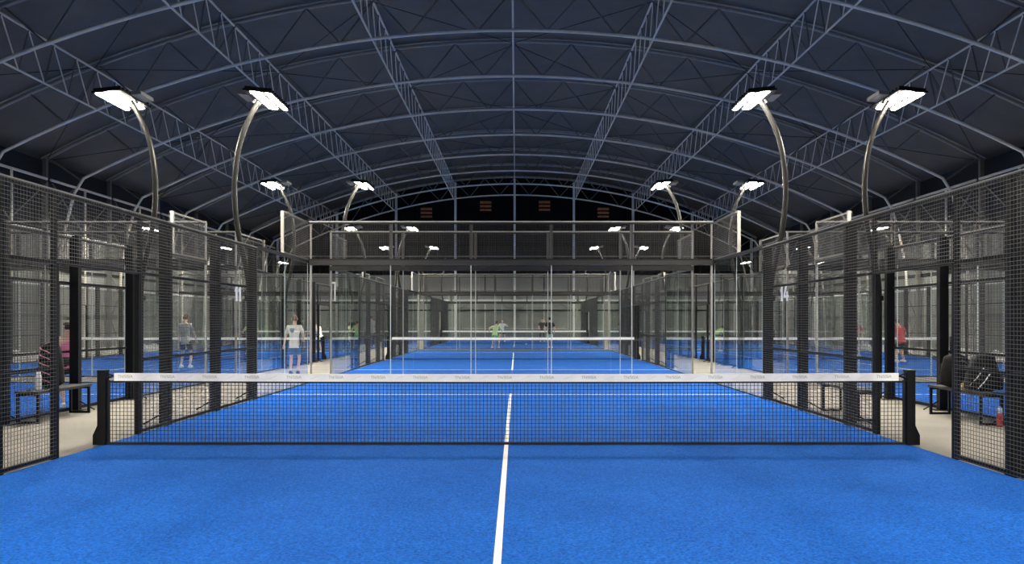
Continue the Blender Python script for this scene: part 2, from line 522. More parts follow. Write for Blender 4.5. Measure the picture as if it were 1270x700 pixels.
strut('pipe', (0, 13, zl(0) + .9), (0, Y1, zl(0) + .9), .045, rp)
for s, nm in ((-1, 'left'), (1, 'right')):
    e = thing('eave_beam', 'straight steel eave beam along the %s wall just below the roof' % nm, 'beam', (s*20.0, 0, 0), 0, 'eave beams')
    for i in range(-1, 9):
        ya = 18.5 + 5.5*i
        strut('beam', (0, ya + .15, 7.65), (0, ya + 5.35, 7.65), .06, e)
        strut('wall_brace', (.05, ya + .2, 7.5), (.05, ya + 2.7, 5.6), .03, e, UNIT_D)
        strut('wall_brace', (.05, ya + 5.3, 7.5), (.05, ya + 2.7, 5.6), .03, e, UNIT_D)
        strut('wall_post', (.1, ya + 2.75, 0), (.1, ya + 2.75, 7.62), .05, e)
XS = [-20.0, -15.1, -10.1, -5.1, 0, 5.1, 10.1, 15.1, 20.0]
ME_ROD = MB().tube([(0, 0, 0), (0, 0, 1)], 1.0, 5).mesh('rod', M['black_steel'])
for i in range(1, 8):
    y = ARCH_Y[i]
    t = thing('roof_bracing', 'thin dark crossed tie rods under the roof between the %s and %s arches' % (ordn[i], ordn[i+1]), 'bracing', (0, y, 0), 0, 'roof bracing rods')
    for q in range(8):
        xa, xb = XS[q], XS[q+1]
        if (q + i) % 2:
            strut('tie_rod', (xa, .1, zu(abs(xa)) - .12), (xb, 5.4, zu(abs(xb)) - .12), .014, t, ME_ROD)
        else:
            strut('tie_rod', (xb, .1, zu(abs(xb)) - .12), (xa, 5.4, zu(abs(xa)) - .12), .014, t, ME_ROD)

# ------------------------------------------------------------------ turf with lines
def court_name(col, r):
    return {'middle': 'middle', 'left': 'left-hand', 'right': 'right-hand'}[col] + ' court of the ' + ROW[r] + ' row'

ME_TURF = MB().box(-5.0, 5.0, -HALF, HALF, 0, .01).mesh('turf', M['turf'])
ME_SL = MB().box(-4.99, 4.99, -.025, .025, .01, .013).mesh('service_line', M['line'])
ME_CL = MB().box(-.025, .025, -7.15, 7.15, .01, .0128).mesh('centre_line', M['line'])
def make_turf():
    t = link('court_turf', ME_TURF)
    t['category'] = 'court floor'
    for s in (-1, 1):
        link('service_line', ME_SL, t, (0, s*6.95, 0))
    link('centre_line', ME_CL, t)
    return t

# ------------------------------------------------------------------ net
def ztop(x): return .873 + .014*(x/5.0)**2
def make_net(words):
    t = thing('padel_net', '', 'net')
    for s in (-1, 1):
        p = link('net_post', MB().box(-.05, .05, -.05, .05, 0.0, .91)
             .prism([(s*.05, 0), (s*.11, 0), (s*.11, .12), (s*.05, .25)], 'y', -.04, .04).mesh('net_post', M['black_steel']), t, (s*5.0, 0, .0))
        link('post_cap', MB().box(-.053, .053, -.053, .053, .91, .925).mesh('post_cap', M['black_steel']), p)
        link('tensioner', MB().bar((-s*.05, -.02, .82), (-s*.14, -.02, .855), .012, 6).bar((-s*.05, -.02, .885), (-s*.14, -.02, .855), .009, 6).mesh('tensioner', M['black_steel']), p)
    b = MB(); K = 30
    X0 = 4.86
    for i in range(K):
        xa = -X0 + 2*X0*i/K; xb = -X0 + 2*X0*(i+1)/K
        n = len(b.v)
        for x in (xa, xb):
            b.v += [(x, -.014, ztop(x)), (x, .014, ztop(x)), (x, .014, ztop(x) - .095), (x, -.014, ztop(x) - .095)]
        for q in range(4):
            b.f.append((n+q, n+(q+1) % 4, n+4+(q+1) % 4, n+4+q))
        if i == 0: b.f.append((n, n+3, n+2, n+1))
        if i == K-1: b.f.append((n+4, n+5, n+6, n+7))
    tp = link('net_tape', b.mesh('net_tape', M['tape']), t)
    c = MB(); pitch = .046; nx = int(2*4.93/pitch)
    for i in range(nx + 1):
        x = -4.93 + i*pitch
        c.box(x - .0026, x + .0026, -.0025, .0025, .02, ztop(x) - .09)
    nz = int(.76/pitch)
    for j in range(nz + 1):
        f = j/nz
        pts = []
        for i in range(21):
            x = -4.93 + 9.86*i/20
            pts.append((x, 0, .03 + f*(ztop(x) - .10 - .03)))
        c.tube(pts, .0034, 4)
    link('netting', c.mesh('netting', M['net']), t, kind='stuff')
    d = MB()
    d.tube([(-4.93 + 9.86*i/20, 0, ztop(-4.93 + 9.86*i/20) - .105) for i in range(21)], .014, 4)
    link('tape_seam', d.mesh('tape_seam', M['net']), t)
    link('bottom_band', MB().box(-4.95, 4.95, -.012, .012, .0, .026).mesh('bottom_band', M['net']), t)
    for s in (-1, 1):
        link('side_cord', MB().box(s*4.93 - .014, s*4.93 + .014, -.008, .008, .02, .8).mesh('side_cord', M['net']), t)
    return t, tp

def text_mesh(txt, size, mat, ext=0.002, sx=1.0):
    cu = bpy.data.curves.new('lettering', 'FONT')
    cu.body = txt; cu.size = size; cu.extrude = ext
    cu.align_x = 'CENTER'; cu.align_y = 'CENTER'
    o = bpy.data.objects.new('lettering', cu)
    COL.objects.link(o)
    bpy.context.view_layer.update()
    me = bpy.data.meshes.new_from_object(o.evaluated_get(bpy.context.evaluated_depsgraph_get()))
    bpy.data.objects.remove(o)
    me.transform(Matrix.Rotation(pi/2, 4, 'X') @ Matrix.Diagonal((sx, 1, 1, 1)))
    me.materials.clear(); me.materials.append(mat)
    return me

# ------------------------------------------------------------------ fences
_cache = {}
def wire_mesh(wd, z0, z1, axis, pitch=.055, r=.0016):
    key = ('w', wd, z0, z1, axis, pitch)
    if key in _cache: return _cache[key]
    b = MB()
    n = int(round(wd/pitch)); m = int(round((z1 - z0)/.043))
    for i in range(n+1):
        p = -wd/2 + wd*i/n
        if axis == 'y': b.box(-.002, .002, p - r, p + r, z0, z1)
        else: b.box(p - r, p + r, -.002, .002, z0, z1)
    for j in range(m+1):
        z = z0 + (z1 - z0)*j/m
        rr = .0029
        if axis == 'y': b.box(.002, .007, -wd/2, wd/2, z - rr, z + rr)
        else: b.box(-wd/2, wd/2, -.007, -.002, z - rr, z + rr)
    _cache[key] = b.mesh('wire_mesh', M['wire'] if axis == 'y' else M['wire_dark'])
    return _cache[key]

def frame_mesh(wd, z0, z1, mids):
    key = ('f', wd, z0, z1)
    if key in _cache: return _cache[key]
    b = MB(); h = wd/2; t = .04
    b.box(-.045, -.005, -h, -h + t, z0, z1).box(-.045, -.005, h - t, h, z0, z1)
    for z in [z0, z1 - t] + list(mids):
        b.box(-.045, -.005, -h + t, h - t, z, z + t)
    _cache[key] = b.mesh('panel_frame', M['black_steel'])
    return _cache[key]

def pane_mesh(wd, z0, z1, axis):
    key = ('g', wd, z0, z1, axis)
    if key in _cache: return _cache[key]
    b = MB(); g = .006
    if axis == 'y': b.box(-.034, -.022, -wd/2 + g, wd/2 - g, z0, z1)
    else: b.box(-wd/2 + g, wd/2 - g, .022, .034, z0, z1)
    me = b.mesh('glass_pane', [M['glass'], M['glass_edge']])
    for p in me.polygons:
        if p.area < (z1 - z0)*.05 or (abs(p.normal.z) > .5): p.material_index = 1
    _cache[key] = me
    return me

def make_side_fence():
    """fence on the left side of a court: origin at the middle of the side line, outside is -x"""
    t = thing('side_fence', '', 'fence')
    pm = MB().box(-.165, -.05, -.055, .055, 0, 3.02).mesh('post', M['black_steel'])
    bp = MB().box(-.25, -.03, -.09, .09, 0, .012).bar((-.16, 0, .16), (-.42, 0, .012), .012, 6).mesh('foot_plate', M['black_steel'])
    for y in (-6, -4, -2, 2, 4, 6):
        p = link('post', pm, t, (0, y, 0))
        link('foot_plate', bp, p)
    gm = MB().box(-.07, -.005, -.035, .035, 0, 2.2).mesh('gate_post', M['black_steel'])
    for y in (-1, 1): link('gate_post', gm, t, (0, y, 0))
    for (a, b_) in ((-6, -4), (-4, -2), (-2, -1), (1, 2), (2, 4), (4, 6)):
        wd = b_ - a - (0 if b_ - a > 1.5 else .035)
        c = (a + b_)/2 + (.0175 if a == 1 else -.0175 if b_ == -1 else 0)
        f = link('mesh_panel', frame_mesh(wd, .02, 3.0, (1.0, 2.18)), t, (0, c, 0))
        link('wire_mesh', wire_mesh(wd, .03, 2.99, 'y'), f, kind='stuff')
    f = link('transom_panel', frame_mesh(2.07, 2.18, 3.0, ()), t, (0, 0, 0))
    link('wire_mesh', wire_mesh(2.07, 2.2, 2.99, 'y'), f, kind='stuff')
    cap = MB().box(-.05, .0, -6.0, 6.0, 3.0, 3.015).mesh('top_rail', M['bright_steel'])
    link('top_rail', cap, t)
    for s in (-1, 1):
        for y in (7, 9):
            link('glass_pane', pane_mesh(2.0, .03, 2.98, 'y'), t, (0, s*y, 0))
        link('sill_rail', MB().box(-.05, -.005, s*8 - 2, s*8 + 2, 0.0, .03).mesh('sill_rail', M['black_steel']), t)
        link('glass_head_rail', MB().box(-.07, .0, s*8 - 2, s*8 + 2, 2.98, 3.05).mesh('head_rail', M['black_steel']), t)
        link('end_post', MB().box(-.11, -.04, s*8 - .03, s*8 + .03, 3.05, 4.0).mesh('end_post', M['bright_steel']), t)
        f = link('raised_panel', MB().box(-.05, -.01, s*9 - 1, s*9 + 1, 3.05, 3.09).box(-.05, -.01, s*9 - 1, s*9 + 1, 3.96, 4.0).mesh('raised_frame', M['dull_steel']), t)
        link('wire_mesh', wire_mesh(2.0, 3.08, 3.97, 'y'), f, (0, s*9, 0), kind='stuff')
    return t

def make_end_wall():
    """glass end wall: origin at the middle of the base line, outside is +y"""
    t = thing('glass_end_wall', '', 'glass wall')
    for k in range(5):
        link('glass_pane', pane_mesh(1.99, .03, 2.96, 'x'), t, (-4 + 2*k, 0, 0))
        f = link('mesh_panel', MB().box(-1, 1, .01, .05, 3.06, 3.1).box(-1, 1, .01, .05, 3.96, 4.0).mesh('top_frame', M['black_steel']) if ('tf',) not in _cache else _cache[('tf',)], t, (-4 + 2*k, 0, 0))
        _cache[('tf',)] = f.data
        link('wire_mesh', wire_mesh(2.0, 3.09, 3.97, 'x'), f, kind='stuff')
    link('sill_rail', MB().box(-5, 5, .005, .05, 0, .03).mesh('sill', M['black_steel']), t)
    link('head_beam', MB().box(-5.02, 5.02, .0, .12, 2.94, 3.06).mesh('head_beam', M['dark_beam']), t)
    link('top_rail', MB().box(-5.02, 5.02, .0, .05, 4.0, 4.035).mesh('top_rail', M['bright_steel']), t)
    pm = MB().box(-.035, .035, .05, .12, 3.06, 4.0).mesh('short_post', M['dark_post'])
    for x in (-3, -1, 1, 3): link('short_post', pm, t, (x, 0, 0))
    cm = MB().box(-.022, .022, .04, .10, 0, 4.0).mesh('corner_post', M['bright_steel'])
    for x in (-4.99, 4.99): link('corner_post', cm, t, (x, 0, 0))
    lm = MB().box(-.008, .008, .022, .05, .03, 2.94).mesh('joint_strip', M['joint'])
    for x in (-3, -1, 1, 3): link('joint_strip', lm, t, (x, 0, 0))
    return t
M['dark_post'] = plain('dark_post_steel', (0.05, 0.05, 0.05), 0.45, var=0.1, spec=.3)
M['dark_beam'] = plain('dark_beam_steel', (0.022, 0.021, 0.020), 0.35, spec=0.4, var=0.2, scale=1.5)
M['joint'] = plain('clear_joint_seal', (0.5, 0.53, 0.5), 0.4)

# ------------------------------------------------------------------ floodlight masts
def make_mast():
    """mast outside a left-hand side line (outside is -x); origin on the side line"""
    t = thing('floodlight_mast', '', 'floodlight')
    o = -.215
    P = [(o, 0, 0), (o, 0, 2.1), (o - .02, 0, 2.4), (o - .09, 0, 2.75), (o - .20, 0, 3.2), (o - .27, 0, 3.65), (o - .30, 0, 4.1), (o - .29, 0, 4.5), (o - .22, 0, 5.0), (o - .10, 0, 5.4), (o + .10, 0, 5.8), (o + .2, 0, 5.93)]
    # smooth
    for _ in range(2):
        Q = [P[0]]
        for a, b in zip(P[:-1], P[1:]):
            a = Vector(a); b = Vector(b)
            Q += [tuple(a*.75 + b*.25), tuple(a*.25 + b*.75)]
        P = Q + [P[-1]]
    link('mast', MB().tube(P, .052, 10).mesh('mast', M['pole'], True), t)
    link('mast_clamp', MB().box(o - .07, o + .055, -.07, .07, 1.95, 2.05).mesh('mast_clamp', M['black_steel']), t)
    h = link('lamp_head', MB().box(-.12, .44, -.66, .66, .02, .06).mesh('lamp_head', M['black_steel']), t, (o + .2, 0, 5.95))
    h.rotation_euler = (0, radians(6), 0)
    for k in range(9):
        y = -.6 + 1.2*k/8
        link('cooling_fin', MB().box(-.1, .42, y - .012, y + .012, .06, .12).mesh('fin', M['black_steel']) if ('fin', k) not in _cache else _cache[('fin', k)], h)
    link('led_bar', MB().box(.02, .18, -.64, .64, .007, .024).mesh('led_bar', M['led']), h)
    link('led_bar', MB().box(.31, .39, -.60, .60, .007, .024).mesh('led_bar_small', M['led']), h)
    link('bracket', MB().box(-.05, .3, -.05, .05, .06, .13).bar((-.06, 0, .1), (-.12, 0, -.05), .03, 6).mesh('bracket', M['black_steel']), h)
    link('driver_box', MB().box(-.34, -.14, -.28, .28, .03, .10).bar((-.2, 0, .06), (-.05, 0, .09), .02, 6).mesh('driver_box', M['dull_steel']), h)
    return t

# ------------------------------------------------------------------ lay out the nine courts
turf0 = make_turf(); u_t = []
fence0 = make_side_fence(); u_f = []
wall0 = make_end_wall(); u_w = []
mast0 = make_mast(); u_m = []
net0, tape0 = make_net(True); u_n = []
net_first = None
for r in range(3):
    for col in ('middle', 'left', 'right'):
        cx, cy = COLX[col], NET_Y[r]
        cn = court_name(col, r)
        place(turf0, u_t, (cx, cy, 0), 0, 'blue artificial turf with white lines on the ' + cn, 'court floors')
        n_ = place(net0, u_n, (cx, cy, .0135), 0, 'black net with white tape across the ' + cn, 'court nets')
        if net_first is None: net_first = n_
        for s in (-1, 1):
            sd = 'left' if s < 0 else 'right'
            place(fence0, u_f, (cx + s*5.0, cy, 0), 0 if s < 0 else pi, 'mesh and glass fence, %s side of the %s' % (sd, cn), 'side fences')
            for e in (-1, 1):
                place(mast0, u_m, (cx + s*5.0, cy + e*6.17, 0), 0 if s < 0 else pi, 'bowed floodlight mast, %s side of the %s, %s end' % (sd, cn, 'near' if e < 0 else 'far'), 'floodlight masts')
        for e in (-1, 1):
            if r == 0 and e < 0: continue
            place(wall0, u_w, (cx, cy + e*HALF, 0), 0 if e > 0 else pi, 'mesh topped glass wall at the %s end of the %s' % ('near' if e < 0 else 'far', cn), 'glass end walls')

# printing on the nearest net's tape
wm = text_mesh('TN/SISIA', .052, M['print'], .0008, .95)
sm = MB().prism([(-.06, -.02), (-.052, -.022), (.06, .02), (.05, .022)], 'y', -.0008, .0008).mesh('streak', M['streak'])
tape = [c for c in net_first.children if c.name.startswith('net_tape')][0]
for k in range(19):
    x = -4.72 + .522*k
    link('printed_word', wm, tape, (x, -.0146, ztop(x) - .042))
    if k < 18: link('printed_streak', sm, tape, (x + .26, -.0146, ztop(x) - .046))

# ------------------------------------------------------------------ court numbers, loop handle
def digit(b, ch, u, flip):
    # b: mesh builder; u: left edge of the digit along the reading direction; flat plates on the inner face of the mesh
    polys = {'1': [[(.035, 0), (.125, 0), (.125, .265), (.055, .265), (.0, .205), (.0, .165), (.035, .19)]],
             '4': [[(.15, 0), (.235, 0), (.235, .17), (.15, .17)], [(.0, .06), (.15, .06), (.15, .105), (.0, .105)],
                   [(.0, .105), (.085, .105), (.19, .265), (.105, .265)], [(.235, .06), (.275, .06), (.275, .105), (.235, .105)]]}[ch]
    for p in polys:
        q = [((u + a) if not flip else -(u + a), z) for a, z in p]
        b.prism(q, 'x', 0, .006)
for txt, sd in (('11', -1), ('14', 1)):
    b = MB()
    digit(b, txt[0], 0, sd > 0)
    digit(b, txt[1], .185 if sd < 0 else .17, sd > 0)
    o = link('court_number', b.mesh('court_number', M['white']), None, (-4.99, 14.77, 1.91) if sd < 0 else (4.984, 14.96, 1.91))
    tag(o, 'white number %s hung on the %s fence of the nearest court' % (txt, 'left' if sd < 0 else 'right'), 'number')
o = link('loop_handle', MB().box(-.06, -.035, -.02, .005, 0, .5).box(.035, .06, -.02, .005, 0, .5).box(-.06, .06, -.02, .005, .48, .53).mesh('loop_handle', M['white']), None, (-4.93, 32.6 - HALF - .04, 2.1))
tag(o, 'tall white loop bracket fixed to the near left corner of the second middle court', 'bracket')

# ------------------------------------------------------------------ benches and what lies on them
def make_bench(L):
    t = thing('bench', '', 'bench')
    link('seat_board', MB().box(-.18, .18, -L/2, L/2, .45, .485).mesh('seat_board', M['bench']), t)
    for s in (-1, 1):
        y = s*(L/2 - .05)
        link('leg_frame', MB().box(-.17, -.135, y - .018, y + .018, 0, .45).box(.135, .17, y - .018, y + .018, 0, .45).box(-.135, .135, y - .018, y + .018, .0, .035).box(-.135, .135, y - .018, y + .018, .415, .45).mesh('leg_frame', M['black_steel']), t)
    link('stretcher', MB().box(-.015, .015, -L/2 + .07, L/2 - .07, .415, .45).mesh('stretcher', M['black_steel']), t)
    return t
b0 = make_bench(1.55); u_b = []
place(b0, u_b, (-7.22, 12.95, 0), 0, 'black bench beside the left walkway holding a pink strapped bag and a bottle', 'walkway benches')
place(b0, u_b, (7.15, 12.75, 0), 0, 'black bench on the right walkway holding two black bags', 'walkway benches')
place(b0, u_b, (5.55, 13.25, 0), 0, 'empty black bench outside the right fence of the nearest court', 'walkway benches')

# bottle
bt = thing('drink_bottle', 'pale steel drink bottle standing on the left bench', 'bottle', (-7.26, 12.56, .486))
link('body', MB().lathe([(.04, 0), (.043, .02), (.043, .2), (.036, .23), (.03, .24)], 14).mesh('bottle_body', M['bottle'], True), bt)
link('cap', MB().lathe([(.031, .24), (.031, .285), (.02, .29)], 12).mesh('bottle_cap', M['white']), bt)
rb = thing('drink_bottle', 'red drink bottle with pale blue top on the floor under the right bench', 'bottle', (7.2, 11.9, 0))
link('body', MB().lathe([(.038, 0), (.042, .02), (.042, .17), (.036, .2)], 14).mesh('red_bottle', M['red'], True), rb)
link('cap', MB().lathe([(.037, .2), (.037, .26), (.018, .29)], 12).mesh('blue_cap', M['paleblue']), rb)

def blob_bag(name, mat, size, seed, taper=.75, parent=None):
    bm = bmesh.new()
    bmesh.ops.create_cube(bm, size=1.0)
    bmesh.ops.subdivide_edges(bm, edges=bm.edges, cuts=5, use_grid_fill=True)
    rnd = random.Random(seed)
    for v in bm.verts:
        c = v.co
        m = max(abs(c.x), abs(c.y), abs(c.z))
        sph = c.normalized()*.62
        v.co = c.lerp(sph, .45)
        tz = (v.co.z + .5)
        k = 1 - (1 - taper)*max(0, tz)
        v.co.x *= k; v.co.y *= k
        v.co += Vector((rnd.uniform(-.012, .012), rnd.uniform(-.012, .012), rnd.uniform(-.012, .012)))
        v.co.x *= size[0]; v.co.y *= size[1]; v.co.z = (v.co.z + .5)*size[2]
    zmin = min(v.co.z for v in bm.verts)
    for v in bm.verts: v.co.z = max(v.co.z - zmin - .01, 0)
    me = bpy.data.meshes.new(name); bm.to_mesh(me); bm.free()
    me.materials.append(mat)
    for p in me.polygons: p.use_smooth = True
    return me

def strap(pts, wd, mat):
    b = MB()
    return b.tube(pts, wd, 6, .4).mesh('strap', mat, True)

# pink strapped racket bag leaning on the left bench
pb = thing('racket_bag', 'black racket bag with pink straps standing on the left bench', 'bag', (-7.3, 12.97, .487), 0)
link('bag_body', blob_bag('bag_body', M['bag_black'], (.34, .30, .66), 3, .7), pb)
for k, z in enumerate((.12, .24, .36, .48, .58)):
    rr = 1 - .25*z/.72
    link('strap', strap([(-.165*rr, -.08, z + .06), (-.11*rr, -.15*rr, z + .03), (.0, -.165*rr, z), (.09*rr, -.15*rr, z - .04), (.155*rr, -.08, z - .07)], .014, M['bag_pink']), pb)
link('carry_handle', strap([(-.08, -.02, .62), (-.06, -.04, .72), (.06, -.04, .72), (.08, -.02, .62)], .014, M['bag_pink']), pb)
link('white_stripe', strap([(.10, -.12, .55), (.125, -.13, .42), (.14, -.13, .3)], .014, M['white']), pb)

bb = thing('backpack', 'rounded black backpack at the far end of the right bench', 'bag', (7.15, 13.0, .487), .3)
link('bag_body', blob_bag('backpack_body', M['bag_black'], (.42, .34, .5), 5, .7), bb)
link('front_pocket', blob_bag('pocket', M['bag_black'], (.28, .12, .24), 6, .8), bb, (0, -.17, .04))
for s in (-1, 1):
    link('shoulder_strap', strap([(s*.09, .10, .42), (s*.11, .19, .36), (s*.12, .21, .22), (s*.13, .15, .06)], .022, M['cloth_dark']), bb)
link('zip', strap([(-.17, -.12, .2), (-.13, -.135, .36), (0, -.13, .44), (.13, -.135, .36), (.17, -.12, .2)], .007, M['dull_steel']), bb)
link('pocket_zip', strap([(-.11, -.225, .2), (0, -.235, .215), (.11, -.225, .2)], .006, M['dull_steel']), bb)
link('white_tag', MB().box(.13, .16, -.19, -.18, .22, .28).mesh('white_tag', M['white']), bb)
link('carry_handle', strap([(-.06, 0, .44), (-.04, 0, .54), (.04, 0, .54), (.06, 0, .44)], .014, M['bag_black']), bb)
rb2 = thing('racket_bag', 'black sports bag with white stripes leaning on the near end of the right bench', 'bag', (7.15, 12.24, .487), -.2)
link('bag_body', blob_bag('striped_bag', M['bag_black'], (.5, .44, .52), 9, .55), rb2)
link('side_stripe', strap([(-.22, -.14, .1), (-.14, -.2, .22), (-.05, -.19, .36)], .018, M['white']), rb2)
link('side_stripe', strap([(-.13, -.19, .05), (-.05, -.225, .16), (.04, -.215, .3)], .018, M['white']), rb2)
link('zip', strap([(-.16, -.10, .38), (-.05, -.13, .42), (.06, -.13, .42), (.16, -.1, .36)], .008, M['dull_steel']), rb2)
link('shoulder_strap', strap([(.12, -.16, .4), (.2, -.2, .25), (.22, -.17, .08)], .02, M['cloth_dark']), rb2)
link('carry_handle', strap([(-.02, -.02, .44), (.04, -.04, .56), (.14, -.04, .56), (.16, -.02, .42)], .016, M['bag_black']), rb2)
def make_shoe(mat, sole):
    t = thing('shoe', '', 'shoe')
    link('upper', MB().tube([(0, -.11, .055), (0, -.05, .06), (0, .03, .05), (0, .10, .035), (0, .14, .03)], [.042, .046, .044, .04, .022], 10).mesh('upper', mat, True), t)
    link('sole', MB().prism([(-.036, -.13), (.036, -.13), (.046, .03), (.042, .12), (0, .165), (-.042, .12), (-.046, .03)], 'z', 0, .022).mesh('sole', sole), t)
    return t
s0 = make_shoe(M['cream'], M['white']); u_s = []
place(s0, u_s, (7.1, 12.67, .487), pi/2, 'cream shoe on the right bench, the one nearer the backpack', 'cream shoes')
place(s0, u_s, (7.1, 12.53, .487), pi/2 + .1, 'cream shoe on the right bench, the one nearer the striped bag', 'cream shoes')

# ------------------------------------------------------------------ pale crumpled sheeting along the side walls
for s, nm in ((1, 'right'), (-1, 'left')):
    b = MB(); rnd = random.Random(11 + s)
    nx, nyy = 5, 60
    for j in range(nyy):
        y = 22 + 22*j/nyy
        for i in range(nx):
            b.v.append((s*(18.35 + .22*i) + rnd.uniform(-.08, .08), y + rnd.uniform(-.1, .1), .02 + (rnd.uniform(.05, .42) if 0 < i < nx - 1 else 0)))
    for j in range(nyy-1):
        for i in range(nx-1):
            a = j*nx + i
            b.f.append((a, a+1, a+nx+1, a+nx))
    o = link('plastic_sheeting', b.mesh('plastic_sheeting', M['sheet']))
    tag(o, 'pale crumpled plastic sheeting lying along the foot of the %s wall' % nm, 'sheeting')

# ------------------------------------------------------------------ people
def skin_obj(nodes, edges, mat, sub=1):
    """nodes: list of (co, rx, ry); returns mesh grown with the Skin modifier"""
    me = bpy.data.meshes.new('grow')
    me.from_pydata([n_[0] for n_ in nodes], edges, [])
    o = bpy.data.objects.new('grow', me)
    COL.objects.link(o)
    md = o.modifiers.new('skin', 'SKIN'); md.use_smooth_shade = True
    for i, n_ in enumerate(nodes):
        sv = me.skin_vertices[0].data[i]
        sv.radius = (n_[1], n_[2]); sv.use_root = (i == 0)
    sd = o.modifiers.new('sub', 'SUBSURF'); sd.levels = sub; sd.render_levels = sub
    bpy.context.view_layer.update()
    out = bpy.data.meshes.new_from_object(o.evaluated_get(bpy.context.evaluated_depsgraph_get()))
    bpy.data.objects.remove(o)
    out.materials.clear(); out.materials.append(mat)
    for p in out.polygons: p.use_smooth = True
    return out

def join_mesh(me, mb, extra_mat=None):
    """append an MB's geometry to a mesh as one mesh"""
    bm = bmesh.new(); bm.from_mesh(me)
    base = len(bm.verts)
    vs = [bm.verts.new(v) for v in mb.v]
    for f in mb.f:
        try:
            fc = bm.faces.new([vs[i] for i in f]); fc.smooth = True
        except ValueError: pass
    bmesh.ops.recalc_face_normals(bm, faces=bm.faces)
    bm.to_mesh(me); bm.free()
    return me

def ik(a, c, l1, l2, pole):
    a = Vector(a); c = Vector(c); d = c - a; L = min(d.length, (l1 + l2)*.999)
    dn = d.normalized(); c = a + dn*L
    x = (l1*l1 - l2*l2 + L*L)/(2*L)
    h = sqrt(max(0, l1*l1 - x*x))
    p = Vector(pole); p = (p - dn*p.dot(dn)).normalized()
    return a + dn*x + p*h, c

